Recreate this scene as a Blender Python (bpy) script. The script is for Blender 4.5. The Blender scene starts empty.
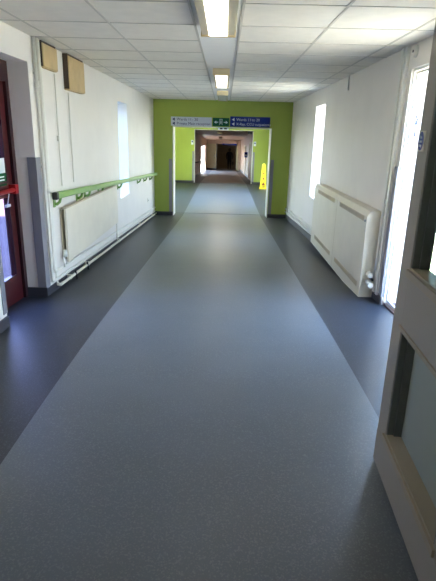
import bpy, bmesh, math, random
from mathutils import Vector, Matrix, Euler
random.seed(7)
K = 0.83            # survey units -> metres
C = bpy.context.scene.collection
S = bpy.context.scene

# ------------------------------------------------------------------ materials
def srgb(r, g, b):
    f = lambda c: (c/255/12.92) if c/255 <= .04045 else ((c/255+.055)/1.055)**2.4
    return (f(r), f(g), f(b), 1)

def mat(name, rgb, rough=.6, noise=.04, nscale=6, metal=0, bump=0, bscale=200, spec=.5, speckle=None, coat=0):
    m = bpy.data.materials.new(name); m.use_nodes = True
    nt = m.node_tree; b = nt.nodes['Principled BSDF']
    base = srgb(*rgb)
    tc = nt.nodes.new('ShaderNodeTexCoord')
    n = nt.nodes.new('ShaderNodeTexNoise'); n.inputs['Scale'].default_value = nscale; n.inputs['Detail'].default_value = 4
    nt.links.new(tc.outputs['Object'], n.inputs['Vector'])
    r = nt.nodes.new('ShaderNodeValToRGB')
    r.color_ramp.elements[0].position = .3; r.color_ramp.elements[1].position = .7
    r.color_ramp.elements[0].color = [c*(1-noise*2) for c in base[:3]]+[1]
    r.color_ramp.elements[1].color = [min(1, c*(1+noise)) for c in base[:3]]+[1]
    nt.links.new(n.outputs['Fac'], r.inputs['Fac'])
    out = r.outputs['Color']
    if speckle:
        n2 = nt.nodes.new('ShaderNodeTexNoise'); n2.inputs['Scale'].default_value = speckle[1]; n2.inputs['Detail'].default_value = 2
        nt.links.new(tc.outputs['Object'], n2.inputs['Vector'])
        r2 = nt.nodes.new('ShaderNodeValToRGB')
        r2.color_ramp.elements[0].position = .52; r2.color_ramp.elements[1].position = .68
        r2.color_ramp.elements[0].color = (0, 0, 0, 1); r2.color_ramp.elements[1].color = (1, 1, 1, 1)
        nt.links.new(n2.outputs['Fac'], r2.inputs['Fac'])
        mx = nt.nodes.new('ShaderNodeMix'); mx.data_type = 'RGBA'
        nt.links.new(r2.outputs['Color'], mx.inputs[0])
        nt.links.new(out, mx.inputs[6]); mx.inputs[7].default_value = srgb(*speckle[0])
        out = mx.outputs[2]
    nt.links.new(out, b.inputs['Base Color'])
    b.inputs['Roughness'].default_value = rough; b.inputs['Metallic'].default_value = metal
    b.inputs['Specular IOR Level'].default_value = spec
    if coat: b.inputs['Coat Weight'].default_value = coat
    if bump:
        n3 = nt.nodes.new('ShaderNodeTexNoise'); n3.inputs['Scale'].default_value = bscale
        nt.links.new(tc.outputs['Object'], n3.inputs['Vector'])
        bp = nt.nodes.new('ShaderNodeBump'); bp.inputs['Strength'].default_value = bump; bp.inputs['Distance'].default_value = .01
        nt.links.new(n3.outputs['Fac'], bp.inputs['Height']); nt.links.new(bp.outputs['Normal'], b.inputs['Normal'])
    return m

def emit(name, rgb, strength):
    m = bpy.data.materials.new(name); m.use_nodes = True
    b = m.node_tree.nodes['Principled BSDF']
    b.inputs['Base Color'].default_value = srgb(*rgb); b.inputs['Emission Color'].default_value = srgb(*rgb)
    b.inputs['Emission Strength'].default_value = strength
    return m

def glass(name, tint, gloss=.1, rough=.02, body=None, bodyfac=0):
    m = bpy.data.materials.new(name); m.use_nodes = True
    nt = m.node_tree; nt.nodes.clear()
    o = nt.nodes.new('ShaderNodeOutputMaterial')
    t = nt.nodes.new('ShaderNodeBsdfTransparent'); t.inputs['Color'].default_value = srgb(*tint)
    g = nt.nodes.new('ShaderNodeBsdfGlossy'); g.inputs['Roughness'].default_value = rough
    mx = nt.nodes.new('ShaderNodeMixShader')
    lw = nt.nodes.new('ShaderNodeLayerWeight'); pw = nt.nodes.new('ShaderNodeMath'); pw.operation = 'POWER'; pw.inputs[1].default_value = 6
    ad = nt.nodes.new('ShaderNodeMath'); ad.operation = 'MULTIPLY_ADD'; ad.inputs[1].default_value = .25; ad.inputs[2].default_value = .03
    nt.links.new(lw.outputs['Facing'], pw.inputs[0]); nt.links.new(pw.outputs[0], ad.inputs[0]); nt.links.new(ad.outputs[0], mx.inputs[0])
    nt.links.new(t.outputs[0], mx.inputs[1]); nt.links.new(g.outputs[0], mx.inputs[2])
    last = mx.outputs[0]
    if body:
        d = nt.nodes.new('ShaderNodeBsdfDiffuse'); d.inputs['Color'].default_value = srgb(*body)
        tr = nt.nodes.new('ShaderNodeBsdfTranslucent'); tr.inputs['Color'].default_value = srgb(*body)
        m1 = nt.nodes.new('ShaderNodeMixShader'); m1.inputs[0].default_value = .5
        nt.links.new(d.outputs[0], m1.inputs[1]); nt.links.new(tr.outputs[0], m1.inputs[2])
        m2 = nt.nodes.new('ShaderNodeMixShader'); m2.inputs[0].default_value = bodyfac
        nt.links.new(last, m2.inputs[1]); nt.links.new(m1.outputs[0], m2.inputs[2]); last = m2.outputs[0]
    nt.links.new(last, o.inputs['Surface'])
    return m

M = {}
M['wall']   = mat('painted wall', (240, 235, 227), .55, .015, 3, bump=.05, bscale=60)
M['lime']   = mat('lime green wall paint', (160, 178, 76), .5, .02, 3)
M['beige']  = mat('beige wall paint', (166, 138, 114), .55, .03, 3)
M['ceil']   = mat('ceiling tile', (242, 236, 224), .8, .02, 9, bump=.15, bscale=150)
M['tbar']   = mat('ceiling grid bar', (206, 200, 188), .5, .02)
M['trough'] = mat('smooth ceiling panel', (246, 244, 240), .9, .01, spec=.2)
M['dark']   = mat('charcoal vinyl floor', (43, 47, 54), .42, .05, 4, speckle=((66, 70, 78), 150), spec=.4)
M['strip']  = mat('light grey vinyl floor', (99, 106, 113), .38, .035, 2.5, speckle=((118, 123, 127), 150), spec=.45)
M['fstrip'] = mat('light vinyl floor with warm light painted in', (128, 116, 104), .4, .05, 3)  # same grey vinyl; the far corridor's warm dull light is in the colour
M['fdark']  = mat('dark vinyl floor with warm light painted in', (72, 62, 58), .45, .05, 3)  # charcoal vinyl, browned in colour for the same warm light
M['joint']  = mat('floor joint', (70, 76, 84), .5)
M['skirt']  = mat('charcoal coved skirting', (62, 62, 68), .5, .03)
M['guard']  = mat('grey corner guard', (132, 132, 140), .45, .02)
M['jamb']   = mat('white gloss lining', (236, 234, 226), .3, .01)
M['cream']  = mat('cream gloss paint', (234, 226, 206), .35, .02)
M['creamd'] = mat('cream grille', (204, 192, 168), .5, .03)
M['white']  = mat('white gloss paint', (238, 236, 226), .35, .02)
M['rail']   = mat('green handrail vinyl', (134, 174, 98), .35, .02)
M['railb']  = mat('green handrail bracket', (118, 160, 80), .4, .02)
M['black']  = mat('black plastic', (30, 32, 34), .4)
M['maroon'] = mat('maroon door paint', (64, 15, 22), .4, .05)
M['maroond']= mat('dark door frame', (44, 16, 24), .45, .05)
M['redbar'] = mat('red push bar', (150, 24, 28), .35)
M['tan']    = mat('tan wood box', (196, 172, 126), .6, .06, 8)
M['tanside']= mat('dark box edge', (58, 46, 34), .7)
M['lampb']  = mat('yellowed lamp housing', (226, 208, 164), .45, .03)
M['lampw']  = mat('lamp housing side', (196, 188, 166), .5, .02)
M['leaf']   = mat('grey door leaf', (164, 158, 147), .5, .02, 3)
M['bead']   = mat('dark glazing bead', (112, 116, 112), .45, .04)
M['sillb']  = mat('tan glazing bead', (168, 156, 134), .45, .03)
M['signw']  = mat('pale grey sign', (214, 220, 230), .75, .01, spec=.15)
M['signb']  = mat('blue sign', (18, 40, 122), .75, .01, spec=.15)
M['signg']  = mat('green sign', (18, 84, 54), .75, .01, spec=.15)
M['navy']   = mat('navy lettering', (34, 44, 96), .5)
M['lett']   = mat('white lettering', (226, 232, 238), .5)
M['blue']   = mat('blue sticker', (36, 62, 150), .4)
M['yell']   = mat('yellow plastic', (250, 214, 20), .4, .02)
M['ink']    = mat('black print', (34, 26, 16), .5)
M['mark']   = mat('red brown print', (150, 60, 10), .5)
M['conc']   = mat('pale paving', (228, 206, 170), .8, .05, 2)
M['pink']   = mat('dark brick paving', (44, 28, 33), .85, .08, 3)
M['mat']    = mat('brown entrance mat', (120, 98, 96), .9, .06, 30)
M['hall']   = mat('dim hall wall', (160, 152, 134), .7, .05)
M['olive']  = mat('olive door', (168, 156, 116), .5, .04)
M['cloth']  = mat('dark clothing', (28, 28, 38), .8, .05)
M['skin']   = mat('skin', (176, 130, 106), .6)
M['hair']   = mat('dark hair', (26, 20, 18), .7)
M['lens']   = emit('lit diffuser', (255, 246, 230), 4.5)
M['lensoff']= mat('unlit diffuser', (196, 194, 180), .35)
M['lens2']  = emit('lobby fill diffuser', (255, 246, 225), 42)  # for the unseen lamps added to brighten the lobby
M['lens3']  = emit('warm diffuser', (255, 216, 165), 4)
M['glass']  = glass('clear glass', (244, 250, 250))
M['glassd'] = glass('door glass', (205, 222, 218))
M['glassl'] = glass('lower door glass', (196, 208, 202), body=(210, 214, 208), bodyfac=.7)
M['obsc']   = glass('obscured glass', (232, 228, 244), body=(130, 112, 120), bodyfac=.03)
M['metal']  = mat('brushed metal', (180, 180, 178), .3, .02, metal=1)

# ------------------------------------------------------------------ builder
class MB:
    def __init__(s): s.bm = bmesh.new(); s.mats = []
    def _mi(s, m):
        if m is None: return 0
        if m not in s.mats: s.mats.append(m)
        return s.mats.index(m)
    def hexa(s, v, m=None):
        vs = [s.bm.verts.new(p) for p in v]; i = s._mi(m)
        for f in ((0,3,2,1),(4,5,6,7),(0,1,5,4),(1,2,6,5),(2,3,7,6),(3,0,4,7)):
            fc = s.bm.faces.new([vs[k] for k in f]); fc.material_index = i
        return vs
    def box(s, x0, x1, y0, y1, z0, z1, m=None, bev=0):
        vs = s.hexa([(x0,y0,z0),(x1,y0,z0),(x1,y1,z0),(x0,y1,z0),(x0,y0,z1),(x1,y0,z1),(x1,y1,z1),(x0,y1,z1)], m)
        if bev:
            es = set(e for v in vs for e in v.link_edges)
            bmesh.ops.bevel(s.bm, geom=list(es), offset=bev, segments=2, profile=.5, affect='EDGES')
        return s
    def slope(s, x0, x1, y0, y1, za0, za1, zb0, zb1, m=None):   # box whose z differs at y0 (za) and y1 (zb)
        s.hexa([(x0,y0,za0),(x1,y0,za0),(x1,y1,zb0),(x0,y1,zb0),(x0,y0,za1),(x1,y0,za1),(x1,y1,zb1),(x0,y1,zb1)], m); return s
    def poly(s, pts, m=None):
        f = s.bm.faces.new([s.bm.verts.new(p) for p in pts]); f.material_index = s._mi(m); return s
    def tube(s, pts, r, n=10, m=None, cap=True):
        pts = [Vector(p) for p in pts]; rings = []; i = s._mi(m); up = None
        for k, p in enumerate(pts):
            if k == 0: d = pts[1]-p
            elif k == len(pts)-1: d = p-pts[-2]
            else: d = (pts[k+1]-p).normalized()+(p-pts[k-1]).normalized()
            d.normalize()
            if up is None:
                a = Vector((0,0,1)) if abs(d.z) < .9 else Vector((1,0,0)); up = (a-d*a.dot(d)).normalized()
            else: up = (up-d*up.dot(d)).normalized()
            w = d.cross(up); rr = r[k] if isinstance(r, (list, tuple)) else r
            rings.append([s.bm.verts.new(p+up*math.cos(t)*rr+w*math.sin(t)*rr) for t in [2*math.pi*j/n for j in range(n)]])
        for a, b in zip(rings, rings[1:]):
            for j in range(n):
                f = s.bm.faces.new([a[j], a[(j+1)%n], b[(j+1)%n], b[j]]); f.material_index = i; f.smooth = True
        if cap:
            s.bm.faces.new(rings[0][::-1]).material_index = i; s.bm.faces.new(rings[-1]).material_index = i
        return s
    def build(s, name, m=None, parent=None, xf=None):
        bm = s.bm
        if xf is not None: bmesh.ops.transform(bm, matrix=xf, verts=bm.verts)
        bmesh.ops.recalc_face_normals(bm, faces=bm.faces)
        xs = [v.co for v in bm.verts]
        if parent is None:
            lo = [min(v[i] for v in xs) for i in range(3)]; hi = [max(v[i] for v in xs) for i in range(3)]
            o = Vector(((lo[0]+hi[0])/2, (lo[1]+hi[1])/2, lo[2]))
        else: o = Vector(parent['_o'])
        for v in bm.verts: v.co = (v.co-o)*K
        me = bpy.data.meshes.new(name); bm.to_mesh(me); bm.free()
        for mm in (s.mats or [m]): me.materials.append(M[mm])
        ob = bpy.data.objects.new(name, me); C.objects.link(ob)
        ob['_o'] = list(o)
        if parent is None: ob.location = o*K
        else: ob.parent = parent
        return ob

def box(*a, **k): return MB().box(*a, **k)
def thing(name, label, cat, loc, group=None):
    o = bpy.data.objects.new(name, None); C.objects.link(o); o.location = Vector(loc)*K; o['_o'] = list(loc)
    o.empty_display_size = .1
    return tag(o, label, cat, group)
def tag(o, label=None, cat=None, group=None):
    if label: o['label'] = label
    if cat: o['category'] = cat
    if group: o['group'] = group
    return o
def struct(o, label=None): 
    o['kind'] = 'structure'
    if label: o['label'] = label
    return o
def sempty(name, loc, label=None):
    o = bpy.data.objects.new(name, None); C.objects.link(o); o.location = Vector(loc)*K; o['_o'] = list(loc)
    return struct(o, label)

def text_mesh(txt, size, M4, name, m, parent, depth=.003):
    cu = bpy.data.curves.new(name, 'FONT'); cu.body = txt; cu.size = size; cu.extrude = depth; cu.resolution_u = 2
    cu.align_x = 'LEFT'
    t = bpy.data.objects.new('tmp', cu); C.objects.link(t)
    dg = bpy.context.evaluated_depsgraph_get(); dg.update()
    me = bpy.data.meshes.new_from_object(t.evaluated_get(dg))
    bpy.data.objects.remove(t); bpy.data.curves.remove(cu)
    b = MB(); b.bm.from_mesh(me); bpy.data.meshes.remove(me)
    for f in b.bm.faces: f.material_index = 0
    global LASTW
    LASTW = max(v.co.x for v in b.bm.verts)
    return b.build(name, m, parent, xf=M4)
# text facing the camera on a wall across the corridor (faces -y)
def front_xf(x, y, z): return Matrix.Translation((x, y, z)) @ Matrix.Rotation(math.pi/2, 4, 'X')

# ------------------------------------------------------------------ levels
def fz(y):
    if y < 2.4: return 0.0
    if y < 4.8: return -.05025*(y-2.4)**2/4.8
    if y < 13.75: return -.05025*(y-3.6)
    if y < 23.7: return -.51
    return -.51-.0405*(y-23.7)
XL, XR, CZ = -1.91, 1.77, 2.53
YG, YG2, YB = 13.75, 23.7, 48.0

# ------------------------------------------------------------------ floor
b = MB()
ys = [-4, 0, 1.5]+[2.4+.3*i for i in range(8)]+[4.8+(13.75-4.8)*i/10 for i in range(0, 11)]+[14.2, 18, 23.7]
def lanes(y): return [(-2.7, -1.12, 'dark'), (-1.12, 1.01, 'strip'), (1.01, 2.7, 'dark')]
for y0, y1 in zip(ys, ys[1:]):
    e0 = 1.01+.06*max(0, min(1, (y0-5)/8)); e1 = 1.01+.06*max(0, min(1, (y1-5)/8))
    for (a0, a1, c0, c1, m) in ((-2.7, -2.7, -1.12, -1.12, 'dark'), (-1.12, -1.12, e0, e1, 'strip'), (e0, e1, 2.7, 2.7, 'dark')):
        b.poly([(a0, y0, fz(y0)), (c0, y0, fz(y0)), (c1, y1, fz(y1)), (a1, y1, fz(y1))], m)
for y0, y1 in ((23.7, 36), (36, 48), (48, 58)):
    for a0, a1, m in ((-2.7, -1.12, 'fdark'), (-1.12, 1.06, 'fstrip'), (1.06, 2.7, 'fdark')):
        b.poly([(a0, y0, fz(y0+.001)), (a1, y0, fz(y0+.001)), (a1, y1, fz(y1)), (a0, y1, fz(y1))], m)
bmesh.ops.remove_doubles(b.bm, verts=b.bm.verts, dist=.0005)
for f_ in b.bm.faces: f_.smooth = True
struct(b.build('floor'))
struct(box(-1.38, 1.22, 14.20, 14.225, -.511, -.506).build('trim_1', 'joint'))
struct(box(-1.4, 1.3, 23.68, 23.74, -.513, -.503).build('trim_2', 'joint'))

# ------------------------------------------------------------------ ceilings
b = MB()
b.box(-2.3, -.275, -4.1, YG+.3, CZ, CZ+.15, 'ceil')
b.box(.105, 2.1, -4.1, YG+.3, CZ, CZ+.15, 'ceil')
b.box(-.275, .105, -4.1, YG+.3, CZ+.004, CZ+.15, 'trough')
# exposed grid bars
for x in (-1.715, -.99, -.275, .105, .825, 1.545):
    b.box(x-.010, x+.010, -4, YG, CZ-.004, CZ+.001, 'tbar')
y = 3.81-.7225*10
while y < YG:
    b.box(XL, -.285, y-.007, y+.007, CZ-.004, CZ+.001, 'tbar'); b.box(.115, XR, y-.007, y+.007, CZ-.004, CZ+.001, 'tbar')
    y += .7225
struct(b.build('ceiling'))
b = MB(); b.box(-2.9, 2.9, YG+.3, YG2+.3, 2.45, 2.6, 'ceil'); struct(b.build('ceiling'))
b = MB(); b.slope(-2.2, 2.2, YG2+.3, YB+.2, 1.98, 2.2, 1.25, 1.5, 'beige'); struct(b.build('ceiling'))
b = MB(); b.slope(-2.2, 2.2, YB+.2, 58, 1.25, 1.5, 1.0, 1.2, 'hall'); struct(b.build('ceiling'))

# ------------------------------------------------------------------ walls
T = .36
# left: door recess 4.1-5.1, window 9.2-10.06
b = MB()
b.box(XL-T, XL, -4.1, 4.1, -.6, CZ+.02); b.box(XL-T, XL, 4.1, 5.1, 2.285, CZ+.02)
b.box(XL-T, XL, 5.1, 9.2, -1, CZ+.02); b.box(XL-T, XL, 10.06, YG+.02, -1, CZ+.02)
b.box(XL-T, XL, 9.2, 10.06, -1, .49); b.box(XL-T, XL, 9.2, 10.06, 2.19, CZ+.02)
struct(b.build('wall_left', 'wall'))
# right: exit opening 3.2-5.13, window 9.3-10.2
b = MB()
b.box(XR, XR+T, -4.1, 3.9, -.6, CZ+.02); b.box(XR, XR+T, 3.9, 5.13, 2.31, CZ+.02)
b.box(XR, XR+T, 5.13, 9.28, -1, CZ+.02); b.box(XR, XR+T, 10.22, YG+.02, -1, CZ+.02)
b.box(XR, XR+T, 9.28, 10.22, -1, .515); b.box(XR, XR+T, 9.28, 10.22, 2.24, CZ+.02)
struct(b.build('wall_right', 'wall'))
# green cross wall with double width opening
def cross(name, y, t, xo0, xo1, zt, X0, X1, z0, z1, m, lining):
    b = MB()
    b.box(X0, xo0, y, y+t, z0, z1); b.box(xo1, X1, y, y+t, z0, z1); b.box(xo0, xo1, y, y+t, zt, z1)
    struct(b.build(name, m))
    if lining:
        b = MB()
        b.box(xo0, xo0+.02, y-.01, y+t+.01, fz(y+.01), zt); b.box(xo1-.02, xo1, y-.01, y+t+.01, fz(y+.01), zt)
        b.box(xo0+.02, xo1-.02, y-.01, y+t+.01, zt-.02, zt)
        struct(b.build('trim_3', lining))
cross('wall_front', YG, .45, -1.40, 1.24, 1.87, -2.7, 2.7, -1, CZ+.02, 'lime', 'jamb')
cross('wall_front', YG2, .3, -1.41, 1.31, 1.9, -2.9, 2.9, -1, 2.6, 'lime', 'jamb')
# lobby side walls with wide side windows
for sx, nm in ((-1, 'wall_left'), (1, 'wall_right')):
    xa, xb = sorted((sx*2.55, sx*2.85)); b = MB()
    b.box(xa, xb, YG+.45, 15.6, -1, 2.6); b.box(xa, xb, 20.6, YG2, -1, 2.6)
    b.box(xa, xb, 15.6, 20.6, -1, -.1); b.box(xa, xb, 15.6, 20.6, 2.1, 2.6)
    struct(b.build(nm, 'lime'))
# beige corridor
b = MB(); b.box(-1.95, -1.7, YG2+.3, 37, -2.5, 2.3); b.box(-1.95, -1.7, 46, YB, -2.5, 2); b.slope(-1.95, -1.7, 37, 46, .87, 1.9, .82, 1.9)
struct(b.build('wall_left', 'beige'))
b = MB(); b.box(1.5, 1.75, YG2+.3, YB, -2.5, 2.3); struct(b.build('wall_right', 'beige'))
b = MB()
b.box(-2.2, -1.68, YB, YB+.2, -2.5, 2); b.box(1.25, 2.2, YB, YB+.2, -2.5, 2); b.box(-1.68, 1.25, YB, YB+.2, .9, 2)
struct(b.build('wall_front', 'beige'))
b = MB(); b.box(-2.3, -2.2, YB+.2, 58, -2.6, 1.5); b.box(2.2, 2.3, YB+.2, 58, -2.6, 1.5); b.box(-2.3, 2.3, 58, 58.2, -2.6, 1.5)
struct(b.build('wall_back', 'hall'))
# behind the camera
b = MB(); b.box(XL-T, XR+T, -4.3, -4.1, -.3, CZ+.1); struct(b.build('wall_back', 'wall'))
b = MB(); b.box(XL, -1.05, .95, 1.2, 0, CZ); b.box(.93, XR, .95, 1.2, 0, CZ); b.box(-1.05, .93, .95, 1.2, 2.24, CZ)
struct(b.build('wall_back', 'wall'))

# ------------------------------------------------------------------ skirting
def skirt(name, x0, x1, y0, y1, h=.1, m='skirt'):
    segs = [y0]+[k for k in (2.4, 3.0, 3.6, 4.2, 4.8, 13.75, 23.7) if y0 < k < y1]+[y1]; b = MB()
    for a, c in zip(segs, segs[1:]):
        b.slope(x0, x1, a, c, fz(a)-.02, fz(a)+h, fz(c-.001)-.02, fz(c-.001)+h)
    return struct(b.build(name, m))
skirt('baseboard_left', XL, XL+.015, 1.2, 4.1)
skirt('baseboard_left', XL, XL+.015, 5.1, YG, .085)
skirt('baseboard_left', -2.13, XL+.015, 5.085, 5.1, .1)
skirt('baseboard_right', XR-.015, XR, 1.2, 3.9)
skirt('baseboard_right', XR-.015, XR, 5.13, YG, .11)
skirt('baseboard_front', XL, -1.40, YG-.015, YG, .1)
skirt('baseboard_front', 1.24, XR, YG-.015, YG, .1)
skirt('baseboard_front', -2.55, -1.41, YG2-.015, YG2, .1)
skirt('baseboard_front', 1.31, 2.55, YG2-.015, YG2, .1)
skirt('baseboard_left', -1.7, -1.68, YG2+.3, 37, .12)
skirt('baseboard_left', -1.7, -1.68, 46, YB, .12)
skirt('baseboard_right', 1.48, 1.5, YG2+.3, YB, .14)
# corner guards (L sections)
def guard(x, y, dx, dy, z0, z1, w=.08, t=.006, w2=None):
    w2 = w2 or w; b = MB()
    b.box(*sorted((x, x+dx*w)), *sorted((y-dy*t, y)), z0, z1)      # on the face across the corridor
    b.box(*sorted((x-dx*t, x)), *sorted((y-dy*t, y+dy*w2)), z0, z1)      # on the face along it
    return b
struct(guard(XL, 5.1, -1, 1, .0, 1.40, .085, .006, .12).build('trim_4', 'guard'))
struct(guard(XL, 4.1, -1, -1, .1, 1.40, .085, .006, .07).build('trim_5', 'guard'))
struct(guard(XR, 5.13, 1, 1, .02, 1.40, .012, .018, .075).build('trim_6', 'guard'))
for i, (x, y, dx, z0, z1) in enumerate(((-1.42, YG-.01, -1, -.41, 1.02), (1.26, YG-.01, 1, -.41, 1.06), (-1.42, YG2-.01, -1, -.41, .93), (1.32, YG2-.01, 1, -.41, .95))):
    struct(box(*sorted((x, x+dx*.085)), y-.006, y+.008, z0, z1).build('trim_%d' % (7+i), 'guard'))

# ------------------------------------------------------------------ side windows
def window(n, x, sx, y0, y1, z0, z1, label, mull=0):
    r = sempty('window_%d' % n, (x, (y0+y1)/2, z0), label)
    f = .05; b = MB(); xa, xb = sorted((x, x+sx*.05))
    b.box(xa, xb, y0, y0+f, z0, z1); b.box(xa, xb, y1-f, y1, z0, z1); b.box(xa, xb, y0+f, y1-f, z0, z0+f); b.box(xa, xb, y0+f, y1-f, z1-f, z1)
    b.box(xa, xb, y0+f, y1-f, z0+(z1-z0)*.5-.02, z0+(z1-z0)*.5+.02)
    for k in range(mull): 
        yy = y0+(y1-y0)*(k+1)/(mull+1); b.box(xa, xb, yy-.025, yy+.025, z0+f, z1-f)
    b.build('window_frame', 'white', r)
    xg = x+sx*.025
    box(xg-.004, xg+.004, y0+f, y1-f, z0+f, z1-f).build('pane', 'glass', r)
    return r
window(1, XL-T+.05, -1, 9.2, 10.06, .49, 2.19, 'narrow tall window in the left wall above the green handrail')
window(2, XR+T-.05, 1, 9.28, 10.22, .515, 2.24, 'narrow tall window in the right wall above the far end of the radiator cover')
window(3, -2.7, -1, 15.6, 20.6, -.1, 2.1, 'wide side window of the bright lobby, left', 4)
window(4, 2.7, 1, 15.6, 20.6, -.1, 2.1, 'wide side window of the bright lobby, right', 4)
window(5, -1.82, -1, 37, 46, -1.5, .86, 'tall bright glazing in the left wall of the far beige corridor', 5)

# ------------------------------------------------------------------ right exit door (glazed double door, far leaf seen)
r = sempty('door_2', (XR+.17, 4.16, 0), 'white glazed exit door in the right wall, washed out by daylight')
x = XR+.02
b = MB(); b.box(x, x+.05, 3.9, 3.94, -.1, 2.31); b.box(x, x+.05, 5.115, 5.13, -.1, 2.31); b.box(x, x+.05, 3.94, 5.115, 2.29, 2.31)
b.build('door_frame', 'white', r)
for (a, c) in ((3.945, 4.52), (4.525, 5.112)):
    b = MB(); b.box(x+.03, x+.045, a, a+.02, -.04, 2.285); b.box(x+.03, x+.045, c-.012, c, -.04, 2.285)
    b.box(x+.03, x+.045, a+.02, c-.02, -.04, -.01); b.box(x+.03, x+.045, a+.02, c-.02, 2.265, 2.285)
    lf = b.build('door_leaf', 'white', r)
    box(x+.034, x+.040, a+.02, c-.02, -.01, 2.265).build('pane', 'glass', lf)
hb = MB().tube([(x-.03, 4.49, .9), (x-.03, 4.49, 1.3)], .014); hb.box(x-.03, x+.03, 4.48, 4.50, .92, .94); hb.box(x-.03, x+.03, 4.48, 4.50, 1.26, 1.28)
hb.build('door_handle', 'metal', r)
nt = thing('door_notice', 'blue lettering on the bright exit door glass', 'notice', (x+.03, 4.9, 1.7))
# reads from inside (faces -x): text x axis runs along -y
xfL = lambda X, Y, Z: Matrix.Translation((X, Y, Z)) @ Matrix.Rotation(-math.pi/2, 4, 'Z') @ Matrix.Rotation(math.pi/2, 4, 'X')
text_mesh('Sh', .12, xfL(x+.028, 5.02, 1.80), 'lettering', 'blue', nt)
text_mesh('k', .10, xfL(x+.028, 4.98, 1.69), 'lettering', 'blue', nt)
struct(box(XR+.02, XR+.34, 3.92, 5.11, -.14, -.045).build('door_threshold' if False else 'trim_11', 'mat'))

# ------------------------------------------------------------------ foreground door leaf
# local frame: s along leaf (0 at free edge), t thickness (0 = face towards camera side), z
A = Vector((.856, 2.28, 0)); Bv = Vector((.797, 1.30, 0)); u = (Bv-A).normalized(); w = Vector((-u.y, u.x, 0))
if w.x < 0: w = -w
LX = Matrix(((u.x, w.x, 0, A.x), (u.y, w.y, 0, A.y), (0, 0, 1, 0), (0, 0, 0, 1)))
D = sempty('door_1', (A.x, A.y, 0), 'open grey door leaf with two glazed panels at the right edge of the photo')
W, TH, DT = (Bv-A).length, .09, 2.2
b = MB()
b.box(0, .14, 0, TH, .012, DT, bev=.003); b.box(W-.14, W, 0, TH, .012, DT, bev=.003)
b.box(.14, W-.14, 0, TH, .012, .245); b.box(.14, W-.14, 0, TH, .815, 1.105); b.box(.14, W-.14, 0, TH, 2.05, DT)
b.build('leaf_panel', 'leaf', D, xf=LX)
for z0, z1, g in ((.245, .815, 'glassl'), (1.105, 2.05, 'glassd')):
    # stepped dark beads round the opening
    b = MB()
    for (o, t0, t1) in ((0, .004, .034), (.012, .034, .072)):
        b.box(.14+o*0, .152+o, t0, t1, z0, z1); b.box(W-.152-o, W-.14, t0, t1, z0, z1); b.box(.152+o, W-.152-o, t0, t1, z1-.012-o, z1)
    b.build('glazing_bead', 'bead', D, xf=LX)
    b = MB(); b.box(.12, W-.12, -.012, 0, z0-.035, z0, bev=.002); b.box(.152, W-.152, 0, .07, z0-.002, z0+.010)
    sb = b.build('sill_bead', 'sillb', D, xf=LX); sb['label'] = 'tan sill bead under the pane'
    b = MB(); b.box(.12, W-.12, -.008, 0, z1, z1+.02); b.build('head_bead', 'sillb', D, xf=LX)
    box(.15, W-.15, .070, .076, z0, z1).build('pane', g, D, xf=LX)
# kick plate joint, sticker
b = MB(); b.box(.002, W-.002, -.002, 0, .014, .205); b.build('kick_plate', 'leaf', D, xf=LX)
st = box(.005, .095, -.003, 0, 1.615, 1.70).build('sticker_plate', 'cream', D, xf=LX); st['label'] = 'small cream plate with blue oval fire door sticker'
b = MB()
n = 24; b.poly([(.05+.034*math.cos(2*math.pi*k/n), -.0045, 1.6575+.040*math.sin(2*math.pi*k/n)) for k in range(n)])
b.build('blue_oval', 'blue', st, xf=LX)
for i, (tx, zz) in enumerate((('Fire', 1.668), ('door', 1.651), ('keep', 1.634))):
    text_mesh(tx, .019, LX @ Matrix.Translation((.031, -.0055, zz)) @ Matrix.Rotation(math.pi/2, 4, 'X'), 'lettering', 'lett', st, .0005)
for z in (.3, 1.2, 1.95):
    b = MB().tube([(W+.004, TH/2, z-.06), (W+.004, TH/2, z+.06)], .012); b.build('hinge', 'metal', D, xf=LX)

# ------------------------------------------------------------------ maroon door in the left recess
D = sempty('door_3', (-2.11, 4.6, 0), 'maroon glazed fire exit door with red push bar in the left recess')
x1 = -2.11; zb = -.09
b = MB(); b.box(x1-.09, x1, 5.03, 5.1, zb, 2.285); b.box(x1-.09, x1, 4.1, 4.17, zb, 2.285); b.box(x1-.09, x1, 4.17, 5.03, 2.10, 2.285)
b.build('door_frame', 'maroond', D)
x2 = x1-.03
b = MB(); b.box(x2-.05, x2, 4.90, 5.03, zb+.02, 2.10); b.box(x2-.05, x2, 4.17, 4.30, zb+.02, 2.10)
b.box(x2-.05, x2, 4.30, 4.90, zb+.02, .21); b.box(x2-.05, x2, 4.30, 4.90, 1.02, 1.16); b.box(x2-.05, x2, 4.30, 4.90, 1.98, 2.10)
lf = b.build('door_leaf', 'maroon', D)
b = MB()
for z0, z1 in ((.21, 1.02), (1.16, 1.98)):
    b.box(x2, x2+.012, 4.885, 4.90, z0, z1); b.box(x2, x2+.012, 4.30, 4.315, z0, z1); b.box(x2, x2+.012, 4.315, 4.885, z0, z0+.02)
b.build('glazing_bead', 'maroond', lf)
for z0, z1 in ((.21, 1.02), (1.16, 1.98)):
    box(x2-.03, x2-.024, 4.30, 4.90, z0, z1).build('pane', 'obsc', lf)
b = MB(); b.box(x2, x2+.07, 4.93, 5.01, 1.05, 1.14, bev=.006); b.box(x2, x2+.07, 4.2, 4.28, 1.05, 1.14, bev=.006)
b.tube([(x2+.045, 4.25, 1.09), (x2+.045, 4.95, 1.09)], .022)
o = b.build('push_bar', 'redbar', lf); o['label'] = 'bright red push bar'
b = MB(); b.box(x2, x2+.02, 4.80, 4.90, .93, .955); b.tube([(x2+.01, 4.85, .955), (x2+.03, 4.86, 1.06)], .005)
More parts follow.
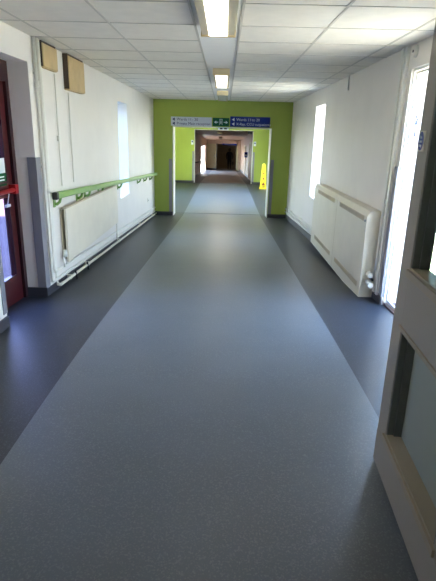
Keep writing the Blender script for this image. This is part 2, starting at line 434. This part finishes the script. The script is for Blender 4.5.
o = b.build('tag', 'lett', lf); o['label'] = 'small white tag hanging under the push bar'
sg = thing('exit_notice', 'green and white notice stuck on the maroon door above its bar', 'notice', (x2, 4.7, 1.16))
box(x2+.001, x2+.005, 4.50, 4.885, 1.14, 1.40).build('board', 'lett', sg)
box(x2+.005, x2+.007, 4.50, 4.885, 1.14, 1.26).build('green_band', 'signg', sg)
b = MB()
for k in range(3): b.box(x2+.007, x2+.008, 4.54, 4.84, 1.16+k*.03, 1.172+k*.03)
b.build('print_lines', 'lett', sg)

# ------------------------------------------------------------------ pipes and conduits, left wall
def arc_pipe(name, y, x, zlo, ye, ze, r, label, group, m='cream', elbow=.06, joints=()):
    t = thing(name, label, 'pipe', (x, y, zlo), group)
    pts = [(x, y, CZ-.002), (x, y, zlo+elbow)]
    for k in range(1, 5):
        a = math.pi/2*k/5; pts.append((x, y+elbow*(1-math.cos(a)), zlo+elbow*(1-math.sin(a))))
    pts += [(x, y+elbow, zlo), (x, ye, ze)]
    MB().tube(pts, r, 12).build('pipe_run', m, t)
    for z in joints: MB().tube([(x, y, z-.03), (x, y, z+.03)], r*1.45, 12).build('coupling', m, t)
    for z in (2.2, 1.3, .5): box(XL, x, y-r*1.3, y+r*1.3, z-.012, z+.012).build('clip', m, t)
    return t
G = 'vertical pipes beside the left recess'
arc_pipe('heating_pipe', 5.24, -1.885, .045, 13.6, -.385, .016, 'white pipe nearest the left recess, running down then along the skirting', G, 'white', joints=(2.1,))
arc_pipe('heating_pipe', 5.33, -1.885, .135, 13.6, -.29, .017, 'second white pipe from the left recess, bending along the wall below the radiator', G, 'white', joints=(1.06,))
t = thing('trunking', 'narrow white box trunking right of the two bending pipes', 'trunking', (-1.89, 5.43, 0))
box(XL, XL+.018, 5.41, 5.455, -.05, CZ-.002, bev=.004).build('trunking_body', 'white', t)
# skirting board-like ledge pipe along the ramp with supports
t = thing('skirting_pipe', 'lowest cream pipe along the left wall with small black supports', 'pipe', (-1.85, 9, -.3))
MB().tube([(-1.85, 5.32, -.0), (-1.85, 5.40, -.03), (-1.85, 13.6, -.44)], .018, 12).build('pipe_run', 'cream', t)
for y in (5.95, 6.5): 
    b = MB(); b.tube([(-1.825, y, fz(y)), (-1.84, y, fz(y)+.11)], .012, 8)
    o = b.build('support', 'black', t); o['label'] = 'short black foot under the pipe'
for y in (5.8, 6.6, 8.7, 11, 13):
    zz = -.03-.41*(y-5.4)/8.2
    MB().box(XL+.001, -1.845, y-.015, y+.015, zz-.03, zz+.03, bev=.004).build('pipe_clip', 'cream', t)

# conduits from the tan boxes
t = thing('conduit', 'thin white conduit dropping from the smaller tan box to the handrail', 'conduit', (-1.90, 5.84, .3), 'conduits below the tan boxes')
MB().tube([(-1.898, 5.84, 2.26), (-1.898, 5.84, 1.05)], .006, 8).build('conduit_run', 'white', t)
box(XL, XL+.03, 5.80, 5.88, 1.55, 1.61, bev=.004).build('junction', 'white', t)
t = thing('conduit', 'thin white conduit dropping from the larger tan box to the handrail', 'conduit', (-1.90, 6.3, .3), 'conduits below the tan boxes')
MB().tube([(-1.898, 6.31, 2.1), (-1.898, 6.31, 1.05)], .006, 8).build('conduit_run', 'white', t)

# tan boxes
for (y0, y1, z0, z1, d, lab) in ((5.42, 5.86, 2.285, 2.54, .05, 'smaller tan box high on the left wall nearest the recess'), (6.19, 6.84, 2.135, 2.53, .075, 'larger tan box high on the left wall, with a dark near side')):
    t = thing('cover_box', lab, 'box', (XL, (y0+y1)/2, z0), 'tan boxes on the left wall')
    xx = XL+d
    box(XL+.002, xx-.012, y0+.004, y1-.004, z0+.004, z1-.012).build('box_body', 'tanside', t)
    b = MB(); b.box(xx-.012, xx, y0, y1, z0, z1-.035, bev=.003); b.box(XL+.001, xx-.012, y0+.01, y1, z0-.008, z0+.004)
    b.build('front_panel', 'tan', t)

# handrail
def hz(y): return .985-.0448*(y-5.4)
t = thing('handrail', 'green handrail sloping along the left wall with a black end cap', 'handrail', (-1.85, 9.5, .7))
x = -1.83; pts = []
b = MB()
prof = [(-.020, -.034), (.016, -.034), (.026, -.020), (.026, .018), (.014, .036), (-.014, .036), (-.026, .018), (-.026, -.020)]
for (a, c) in ((5.42, 13.55),):
    r0 = [b.bm.verts.new((x+p, a, hz(a)+q)) for p, q in prof]; r1 = [b.bm.verts.new((x+p, c, hz(c)+q)) for p, q in prof]
    for j in range(8): b.bm.faces.new([r0[j], r0[(j+1)%8], r1[(j+1)%8], r1[j]])
    b.bm.faces.new(r0); b.bm.faces.new(r1)
b.build('rail_bar', 'rail', t)
b = MB(); b.box(x-.030, x+.030, 5.35, 5.42, hz(5.43)-.038, hz(5.43)+.040, bev=.010); o = b.build('end_cap', 'black', t); o['label'] = 'black end cap'
b = MB(); b.box(x-.05, x+.030, 13.5, 13.58, hz(13.5)-.038, hz(13.5)+.040, bev=.010); b.build('end_cap', 'railb', t)
for y in (5.55, 6.42, 6.80, 7.55, 8.95, 11.0, 11.9, 12.8):
    b = MB(); z = hz(y)
    b.box(XL+.001, XL+.012, y-.035, y+.035, z-.14, z-.03, bev=.003)
    b.tube([(XL+.01, y, z-.10), (XL+.035, y, z-.105), (XL+.065, y, z-.08), (x, y, z-.032)], [.018, .018, .016, .016], 8)
    b.build('bracket', 'railb', t)

# left radiator
t = thing('radiator', 'flat white panel radiator below the green handrail', 'radiator', (-1.85, 7, .15))
b = MB(); b.box(-1.85, -1.82, 5.68, 8.5, .17, .80, bev=.006)
b.build('front_panel', 'cream', t)
b = MB()
b.box(-1.90, -1.882, 5.70, 8.46, .19, .79)
b.build('back_panel', 'creamd', t)
b = MB(); b.box(-1.882, -1.82, 5.68, 8.5, .80, .812)
for k in range(46): b.box(-1.878, -1.828, 5.71+k*.0605, 5.73+k*.0605, .812, .816)
b.build('top_grille', 'creamd', t)
b = MB().tube([(-1.862, 5.62, .24), (-1.862, 5.70, .24)], .014, 10); b.tube([(-1.862, 5.62, .12), (-1.862, 5.62, .25)], .012, 10)
b.tube([(-1.845, 5.62, .25), (-1.845, 5.62, .33)], [.024, .020], 12); b.build('valve', 'white', t)
b = MB().tube([(-1.862, 8.54, .24), (-1.862, 8.48, .24)], .014, 10); b.tube([(-1.862, 8.54, -.13), (-1.862, 8.54, .26)], .012, 10); b.build('valve', 'white', t)
for y in (6.2, 7.8): box(XL, -1.883, y-.02, y+.02, .25, .75).build('wall_bracket', 'white', t)

o = box(XL, XL+.012, 12.45, 12.6, .0, .1, bev=.003); t = thing('wall_socket', 'small white socket low on the left wall near the green wall', 'socket', (XL, 12.52, 0))
o.build('face_plate', 'white', t); box(XL+.012, XL+.014, 12.49, 12.56, .03, .06).build('outlet', 'guard', t)

# ------------------------------------------------------------------ right wall things
G = 'vertical trunking beside the exit door'
for y, lab in ((5.26, 'white box trunking nearest the exit door on the right wall'), (5.37, 'white box trunking beside the near end of the radiator cover, away from the door')):
    t = thing('trunking', lab, 'trunking', (XR-.02, y, 0), G)
    box(XR-.035, XR, y-.03, y+.03, .0, CZ-.002, bev=.004).build('trunking_body', 'white', t)
    MB().box(XR-.041, XR, y-.041, y+.041, 1.0, 1.05).build('joint_cover', 'white', t)
t = thing('radiator_cover', 'cream radiator cover with grilles along the right wall', 'radiator', (1.68, 7, -.15))
y0, y1, z0, z1 = 5.44, 8.75, -.13, .90
b = MB()
b.box(1.60, 1.618, y0, y1, z0, z1-.06); b.box(1.618, XR-.016, y0, y0+.018, z0+.02, z1-.06); b.box(1.618, XR-.016, y1-.018, y1, z0+.0, z1-.06)
b.hexa([(1.60, y0, z1-.06), (XR-.016, y0, z1-.06), (XR-.016, y1, z1-.06), (1.60, y1, z1-.06), (1.63, y0, z1), (XR-.016, y0, z1), (XR-.016, y1, z1), (1.63, y1, z1)])
b.build('cover_shell', 'cream', t)
for a, c in ((5.56, 6.78), (7.12, 8.42)):
    for q0, q1 in ((.775, .835), (.0, .06)):
        b = MB(); b.box(1.596, 1.60, a, c, q0, q1, 'creamd')
        n = int((c-a)/.045)
        for k in range(n): b.box(1.591, 1.596, a+.01+k*.045, a+.032+k*.045, q0+.006, q1-.006, 'creamd')
        b.build('grille', None, t)
b = MB().tube([(1.585, 5.485, .79), (1.60, 5.485, .79)], .013, 12); b.build('lock', 'metal', t)
b = MB(); b.box(1.5985, 1.60, 6.945, 6.953, z0, z1-.06); b.build('panel_seam', 'creamd', t)
vt = MB().tube([(1.70, 5.46, .155), (1.70, 5.34, .155), (1.70, 5.31, .15)], .014, 10).build('valve', 'black', t)
MB().tube([(1.675, 5.39, .20), (1.675, 5.31, .20)], [.034, .028], 14).build('valve_head', 'white', vt)['label'] = 'white valve head'
MB().tube([(1.675, 5.40, .11), (1.675, 5.34, .105), (1.675, 5.26, .10)], [.026, .030, .028], 14).build('valve_union', 'white', vt)
G = 'pipes along the right skirting beyond the radiator cover'
for z, lab in ((0, 'upper white pipe along the right skirting beyond the radiator cover'), (-.085, 'lower white pipe along the right skirting beyond the radiator cover')):
    t = thing('skirting_pipe', lab, 'pipe', (1.72, 11, -.2), G)
    MB().tube([(1.72, 8.75, .02+z), (1.72, 13.55, -.215+z)], .021, 12).build('pipe_run', 'white', t)
    for y in (9.4, 11, 12.6): 
        zz = .02+z-.235*(y-8.75)/4.8
        box(1.735, XR-.0, y-.015, y+.015, zz-.03, zz+.03).build('pipe_clip', 'white', t)
t = thing('door_sensor', 'small round white sensor above the exit door', 'sensor', (XR-.02, 5.06, 2.43))
MB().tube([(XR, 5.07, 2.455), (XR-.03, 5.07, 2.455)], [.055, .048], 18).build('sensor_body', 'white', t)
MB().tube([(XR-.03, 5.07, 2.455), (XR-.036, 5.07, 2.455)], .012, 10).build('sensor_eye', 'black', t)
t = thing('wall_conduit', 'short grey cable cover at the top of the right wall', 'conduit', (XR, 7.68, 2.33))
box(XR-.015, XR, 7.66, 7.70, 2.33, CZ-.002).build('cover_strip', 'wall', t)

# ------------------------------------------------------------------ signs over the opening
def board(name, lab, x0, x1, z0, z1, m, lines, lm, y=YG):
    t = thing(name, lab, 'sign', ((x0+x1)/2, y, z0))
    bd = box(x0, x1, y-.02, y, z0, z1, bev=.003).build('board', m, t)
    for (tx, size, X, Z) in lines:
        xx = X
        for wd in tx.split():
            text_mesh(wd, size, front_xf(xx, y-.023, Z), 'lettering', lm, bd, .002)
            xx += LASTW+size*.32
    return bd
def tri(b, x, z, s, y, d=1):
    b.poly([(x, y, z), (x+d*s, y, z+s*.6), (x+d*s, y, z-s*.6)])
t = board('direction_sign', 'pale grey hanging sign left of the green exit sign', -1.445, -.36, 1.875, 2.105, 'signw',
          [('Wards 11 - 20', .098, -1.29, 2.01), ('Private Main reception', .098, -1.29, 1.905)], 'navy')
for z in (2.04, 1.935): b = MB(); tri(b, -1.41, z, .07, YG-.024); b.build('arrow', 'navy', t)
t = board('direction_sign', 'dark blue sign right of the green exit sign', .125, 1.185, 1.885, 2.145, 'signb',
          [('Wards 11 to 20', .098, .29, 2.035), ('X-Ray, CCU outpatients', .092, .29, 1.925)], 'lett')
for z in (2.065, 1.955): b = MB(); tri(b, .17, z, .07, YG-.024); b.build('arrow', 'lett', t)
t = board('exit_sign', 'green exit sign with arrows between the grey and blue signs', -.335, .10, 1.89, 2.10, 'signg', [], 'lett')
b = MB(); y = YG-.024
b.poly([(-.30, y, 1.99), (-.24, y, 2.03), (-.24, y, 1.95)]); b.box(-.24, -.19, y, y+.001, 1.98, 2.0)
b.build('arrow', 'lett', t)
b = MB(); b.poly([(.07, y, 1.99), (.01, y, 1.95), (.01, y, 2.03)]); b.box(-.04, .01, y, y+.001, 1.98, 2.0); b.build('arrow', 'lett', t)
b = MB(); b.box(-.155, -.145, y, y+.001, 1.92, 2.07); b.box(-.09, -.08, y, y+.001, 1.92, 2.07); b.box(-.145, -.09, y, y+.001, 2.06, 2.07)
b.box(-.13, -.105, y, y+.001, 1.955, 2.015); b.box(-.125, -.110, y, y+.001, 2.022, 2.042); b.build('doorway_pictogram', 'lett', t)
t = thing('lintel_plate', 'small white plate with two dark marks under the exit sign', 'plate', (-.05, YG-.01, 1.84))
box(-.19, .09, YG-.035, YG-.011, 1.80, 1.865).build('plate', 'lett', t)
for a, c in ((-.14, -.07), (-.03, .05)): box(a, c, YG-.037, YG-.035, 1.815, 1.85).build('mark', 'ink', t)

# lobby notices on second green wall
for x0, lab in ((-1.56, 'small pale notice on the lobby green wall, left of the inner opening'), (1.34, 'small pale notice on the lobby green wall, right of the inner opening')):
    t = thing('wall_notice', lab, 'notice', (x0, YG2, 1.2), 'notices beside the inner opening')
    box(x0-.0, x0+.11, YG2-.012, YG2, 1.22, 1.42).build('paper', 'signw', t)
    b = MB(); b.poly([(x0+.055+.035*math.cos(k*math.pi/6), YG2-.014, 1.35+.035*math.sin(k*math.pi/6)) for k in range(12)])
    b.build('print', 'blue', t)

# ------------------------------------------------------------------ wet floor cone
wx, wy, wz = 1.70, 21.6, -.51
t = thing('wet_floor_sign', 'tall yellow wet floor warning sign standing by the lobby green wall', 'warning sign', (wx, wy, wz))
b = MB(); r0, r1 = .155, .05
def sq(r, z, d=.8): return [(wx-r, wy-r*d, z), (wx+r, wy-r*d, z), (wx+r, wy+r*d, z), (wx-r, wy+r*d, z)]
b.hexa(sq(.16, wz)+sq(.155, wz+.06)); b.hexa(sq(.14, wz+.06)+sq(.12, wz+.30)); b.hexa(sq(.115, wz+.30)+sq(.088, wz+.82)); b.hexa(sq(.088, wz+.82)+sq(.075, wz+1.0)); b.hexa(sq(.06, wz+1.0)+sq(.05, wz+1.06))
b.build('sign_body', 'yell', t)
for z, s in ((.22, .075), (.45, .055), (.66, .05)):
    rr = .14-(z-.06)*.065; yy = wy-.8*rr-.012
    b = MB(); b.poly([(wx, yy, wz+z+s), (wx-s, yy, wz+z-s*.7), (wx+s, yy, wz+z-s*.7)]); b.build('warning_mark', 'mark', t)
text_mesh('WET', .07, front_xf(wx-.075, wy-.145, wz+.075), 'lettering', 'ink', t, .001)

# ------------------------------------------------------------------ ceiling luminaires
def lum(x, y0, y1, lit, lab, zc=CZ, w=.115, lens='lens', grp='strip lights on the main corridor ceiling', lw=.72):
    t = thing('strip_light', lab, 'ceiling light', (x, (y0+y1)/2, zc-.09), grp)
    b = MB(); b.box(x-w, x+w, y0+.03, y1-.03, zc-.035, zc-.001); b.box(x-w*.92, x-w*lw, y0+.03, y1-.03, zc-.075, zc-.035); b.box(x+w*lw, x+w*.92, y0+.03, y1-.03, zc-.075, zc-.035)
    b.build('housing', 'lampw', t)
    MB().box(x-w*lw, x+w*lw, y0+.03, y1-.03, zc-.085, zc-.036, bev=.008).build('diffuser', lens if lit else 'lensoff', t)
    for a, c in ((y0, y0+.03), (y1-.03, y1)):
        MB().box(x-w, x+w, a, c, zc-.088, zc-.001, bev=.004).build('end_cap', 'lampb', t)
    return t
lum(-.08, 3.0, 4.56, 1, 'lit strip light nearest the viewer on the ceiling', w=.145, lw=.53)
lum(-.075, 7.27, 9.2, 1, 'second lit strip light, halfway along the corridor ceiling')
lum(-.075, 10.8, 12.6, 0, 'unlit strip light closest to the green wall')
lum(-.075, 15.2, 17.2, 1, 'unseen strip light added to brighten the lobby, nearer the main corridor', 2.45, .12, 'lens2', 'added lobby fill lights')  # hidden above the opening, added to light the lobby
lum(-.075, 20.2, 22.2, 1, 'unseen strip light added to brighten the lobby, nearer the beige corridor', 2.45, .12, 'lens2', 'added lobby fill lights')  # second added lobby light, also out of sight
def c3(y): return 1.98-.73*(y-24)/24.2
lum(-.3, 27.5, 29.0, 1, 'nearer warm strip light in the beige corridor', c3(29.0)-.0, .12, 'lens3', 'beige corridor strip lights')
lum(-.3, 37, 38.5, 1, 'farther warm strip light in the beige corridor', c3(38.5), .12, 'lens3', 'beige corridor strip lights')

lum(.9, 54.5, 56.5, 1, 'unseen dim warm light added to brighten the hall beyond the far opening', 1.0, .15, 'lens3', 'added hall fill light')  # out of sight, added so the figure stands out in the dark hall

# ------------------------------------------------------------------ beige corridor details
t = thing('door_closer_box', 'small black box at the top right of the inner opening', 'box', (1.16, 24.1, 1.74))
box(1.06, 1.27, 24.02, 24.16, 1.74, 1.90, bev=.01).build('housing', 'black', t); MB().tube([(1.16, 24.02, 1.82), (1.16, 24.0, 1.82)], .03).build('front_lens', 'ink', t)
t = thing('handrail', 'short dark handrail on the left wall of the beige corridor', 'handrail', (-1.62, 31, .2))
MB().tube([(-1.63, 28, .18), (-1.63, 35.5, -.12)], .04, 10).build('rail_bar', 'fdark', t)
for y in (29, 34): MB().tube([(-1.7, y, .18-.04*(y-28)-.05), (-1.63, y, .18-.04*(y-28))], .02, 8).build('bracket', 'fdark', t)
t = thing('wall_sign', 'small dark blue sign on the right wall of the beige corridor', 'sign', (1.48, 33, .4))
box(1.30, 1.50, 33.0, 33.06, .33, .66).build('board', 'signb', t); box(1.34, 1.46, 32.99, 33.0, .42, .50).build('print', 'lett', t)
for n, (ya, yb) in enumerate(((27.5, 30), (35.5, 38.5))):
    t = sempty('door_%d' % (4+n), (1.49, ya, fz(ya)), 'brown flush door in the right wall of the beige corridor')
    zf = fz(yb)
    b = MB(); b.box(1.44, 1.5, ya, ya+.1, zf, zf+2.1); b.box(1.44, 1.5, yb-.1, yb, zf, zf+2.1); b.box(1.44, 1.5, ya+.1, yb-.1, zf+2.0, zf+2.1); b.build('door_frame', 'olive', t)
    box(1.47, 1.5, ya+.1, yb-.1, zf, zf+2.0).build('door_leaf', 'beige', t)
# far opening: closed olive leaf, blue header sign, jamb
t = sempty('door_6', (-1.2, YB+.1, -1.5), 'closed olive door leaf left of the far dark opening')
box(-1.66, -.80, YB+.08, YB+.14, -1.49, .89).build('door_leaf', 'olive', t)
box(-.80, -.72, YB+.04, YB+.16, -1.49, .89).build('door_post', 'bead', t)
box(-1.66, -.82, YB+.065, YB+.08, -1.49, -1.33).build('kick_plate', 'bead', t)
MB().tube([(-.92, YB+.02, -.3), (-.92, YB+.02, -.1)], .03).build('door_handle', 'metal', t)
b = MB(); b.box(1.13, 1.25, YB-.03, YB+.2, -1.5, .9); struct(b.build('trim_12', 'olive'))
t = thing('header_sign', 'dark blue sign across the top of the far opening', 'sign', (.5, YB, .8))
box(-.22, 1.12, YB-.04, YB-.003, .80, .93).build('board', 'signb', t); box(.0, .9, YB-.045, YB-.04, .85, .875).build('print', 'guard', t)
skirt('baseboard_front', -1.66, -.8, YB+.05, YB+.065, .15)
# ------------------------------------------------------------------ person
def skin_fig(name, verts, edges, m, root=0, sub=1, parent=None, origin=None):
    o = Vector(origin)
    me = bpy.data.meshes.new(name)
    me.from_pydata([((Vector(v[:3])-o)*K)[:] for v in verts], edges, []); me.update()
    ob = bpy.data.objects.new(name, me); C.objects.link(ob)
    sk = ob.modifiers.new('skin', 'SKIN'); sk.use_smooth_shade = True
    lay = me.skin_vertices[0].data if me.skin_vertices else None
    if lay is None:
        bpy.context.view_layer.objects.active = ob
        bm = bmesh.new(); bm.from_mesh(me); bm.verts.layers.skin.verify(); bm.to_mesh(me); bm.free()
        lay = me.skin_vertices[0].data
    for i, v in enumerate(verts):
        rx, ry = v[3] if isinstance(v[3], tuple) else (v[3], v[3])
        lay[i].radius = (rx*K, ry*K); lay[i].use_root = (i == root)
    s = ob.modifiers.new('sub', 'SUBSURF'); s.levels = sub; s.render_levels = sub
    dg = bpy.context.evaluated_depsgraph_get(); dg.update()
    nm = bpy.data.meshes.new_from_object(ob.evaluated_get(dg))
    ob.modifiers.clear(); ob.data = nm; nm.materials.clear(); nm.materials.append(M[m])
    if parent: ob.parent = parent
    return ob
px_, py_ = .52, 51.5; pz = fz(py_)
P = thing('person', 'person in dark clothes seen from behind, walking away and carrying a dark bag', 'person', (px_, py_, pz))
q = 2.04/1.75      # figure scale in survey units
def V(x, y, z, r): return (px_+x*q, py_+y*q, pz+z*q, tuple(a*q for a in r) if isinstance(r, tuple) else r*q)
vs = [V(0,0,.95,(.19,.14)), V(0,0,1.12,(.19,.14)), V(0,0,1.30,(.21,.14)), V(0,0,1.43,(.15,.10)), V(0,0,1.50,.055), V(0,.01,1.58,.075), V(0,.01,1.67,.105), V(0,.01,1.73,.055),
      V(-.09,0,.84,.115), V(-.10,.03,.48,.085), V(-.10,-.06,.08,.045), V(-.10,.10,.035,.04),
      V(.09,0,.84,.115), V(.10,.10,.48,.085), V(.10,.16,.08,.045), V(.10,.30,.035,.04),
      V(-.21,0,1.38,.075), V(-.27,-.04,1.13,.062), V(-.25,.06,.88,.036), V(-.25,.09,.78,.035),
      V(.21,0,1.38,.075), V(.28,.00,1.13,.062), V(.28,.04,.88,.036), V(.28,.05,.78,.035)]
es = [(0,1),(1,2),(2,3),(3,4),(4,5),(5,6),(6,7),(0,8),(8,9),(9,10),(10,11),(0,12),(12,13),(13,14),(14,15),(3,16),(16,17),(17,18),(18,19),(3,20),(20,21),(21,22),(22,23)]
body = skin_fig('body', vs, es, 'cloth', 0, 1, P, (px_, py_, pz))
body.data.materials.append(M['skin'])
for f in body.data.polygons:
    z = f.center.z/K/q
    if z > 1.52 or (z < .84 and abs(f.center.x)/K/q > .21): f.material_index = 1
b = MB(); bmesh.ops.create_uvsphere(b.bm, u_segments=14, v_segments=10, radius=.128*q)
bmesh.ops.transform(b.bm, matrix=Matrix.Translation((px_, py_-.015*q, pz+1.665*q)) @ Matrix.Diagonal((.92, 1.0, 1.12, 1)), verts=b.bm.verts)
b.build('hair', 'hair', P)
BG = thing('shoulder_bag', "dark bag held at the right side of the walking person", 'bag', (px_+.34*q, py_, pz+.35*q))
b = MB(); b.box(px_+.22*q, px_+.36*q, py_-.17*q, py_+.2*q, pz+.38*q, pz+.66*q, bev=.03); b.build('bag_body', 'black', BG)
MB().tube([(px_+.29*q, py_-.08*q, pz+.65*q), (px_+.28*q, py_+.02, pz+.78*q), (px_+.29*q, py_+.14*q, pz+.65*q)], .015*q, 6).build('bag_handle', 'black', BG)

# ------------------------------------------------------------------ outside ground
b = MB()
yy = [-12, 3.6, 13.75, 23.7, 48, 70]
for a, c in zip(yy, yy[1:]):
    for x0, x1, m in ((-30, -2.86, 'pink'), (2.86, 30, 'conc')):
        b.poly([(x0, a, fz(a)-.12), (x1, a, fz(a)-.12), (x1, c, fz(c)-.12), (x0, c, fz(c)-.12)], m)
    for x0, x1, m in ((-2.86, XL-T, 'pink'), (XR+T, 2.86, 'conc')):
        if c <= 13.75: b.poly([(x0, a, fz(a)-.12), (x1, a, fz(a)-.12), (x1, c, fz(c)-.12), (x0, c, fz(c)-.12)], m)
g = struct(b.build('ground'))
b = MB(); b.box(-9.4, -9, -1, 26, -.8, 2.6); b.box(-12, -2.4, -9, -1, -.8, 18); struct(b.build('wall_outside_sun_block', 'pink'))  # tall unseen block added to shade the left ground; low wall backs the panes

# ------------------------------------------------------------------ lights
w_ = bpy.data.worlds.new('sky'); S.world = w_; w_.use_nodes = True
nt = w_.node_tree; bg = nt.nodes['Background']
tc = nt.nodes.new('ShaderNodeTexCoord'); sx = nt.nodes.new('ShaderNodeSeparateXYZ'); rp = nt.nodes.new('ShaderNodeValToRGB')
nt.links.new(tc.outputs['Generated'], sx.inputs[0]); nt.links.new(sx.outputs['Z'], rp.inputs['Fac']); nt.links.new(rp.outputs['Color'], bg.inputs['Color'])
rp.color_ramp.elements[0].position = 0; rp.color_ramp.elements[0].color = (1, .96, .90, 1)
rp.color_ramp.elements[1].position = .8; rp.color_ramp.elements[1].color = (.26, .46, .95, 1)
e = rp.color_ramp.elements.new(.3); e.color = (.44, .62, 1, 1)
bg.inputs['Strength'].default_value = 21
def sun(d, e, col):
    l = bpy.data.lights.new('sun', 'SUN'); l.energy = e; l.angle = math.radians(1); l.color = col
    o = bpy.data.objects.new('sun', l); C.objects.link(o); o.rotation_euler = Vector(d).to_track_quat('-Z', 'Y').to_euler()
sun((.16, .62, -.8), 200, (1, .91, .78))
def portal(x, y, z, sy, sz, d):
    l = bpy.data.lights.new('portal', 'AREA'); l.shape = 'RECTANGLE'; l.size = sy*K; l.size_y = sz*K; l.cycles.is_portal = True
    o = bpy.data.objects.new('portal', l); C.objects.link(o); o.location = Vector((x, y, z))*K
    # area light shines along local -Z; local X along world y, local Y along world z
    o.rotation_euler = Matrix(((0, 0, -d), (1, 0, 0), (0, 1, 0))).to_euler() if d == -1 else Matrix(((0, 0, -1), (-1, 0, 0), (0, 1, 0))).to_euler()
portal(XR+.30, 4.515, 1.1, 1.23, 2.4, -1)
portal(-2.29, 4.6, 1.1, .95, 2.2, 1)
portal(2.9, 18.1, 1.0, 5, 2.2, -1)
portal(-2.9, 18.1, 1.0, 5, 2.2, 1)
portal(XL-T-.02, 9.63, 1.34, .86, 1.7, 1)
portal(XR+T+.02, 9.75, 1.38, .94, 1.73, -1)

# ------------------------------------------------------------------ camera
f, cx, cy = 490.0, 218.0, 290.5
th = .026; x, y = 225-cx, cy-135.5
ux, uy = x-y*th, y+x*th
p = math.atan(uy/f); yaw = math.atan(ux/(f/math.cos(p)))
cam = bpy.data.cameras.new('camera'); co = bpy.data.objects.new('camera', cam); C.objects.link(co)
cam.sensor_fit = 'VERTICAL'; cam.sensor_height = 24; cam.lens = f/581*24; cam.clip_start = .02; cam.clip_end = 200
co.location = Vector((0, 0, 1.66))*K
co.rotation_euler = (Matrix.Rotation(yaw, 3, 'Z') @ Matrix.Rotation(math.pi/2-p, 3, 'X') @ Matrix.Rotation(th, 3, 'Z')).to_euler()
S.camera = co
S.view_settings.view_transform = 'Standard'; S.view_settings.look = 'None'; S.view_settings.gamma = 1
S.view_settings.exposure = .15; S.view_settings.use_curve_mapping = False
for o in bpy.data.objects:
    if '_o' in o: del o['_o']
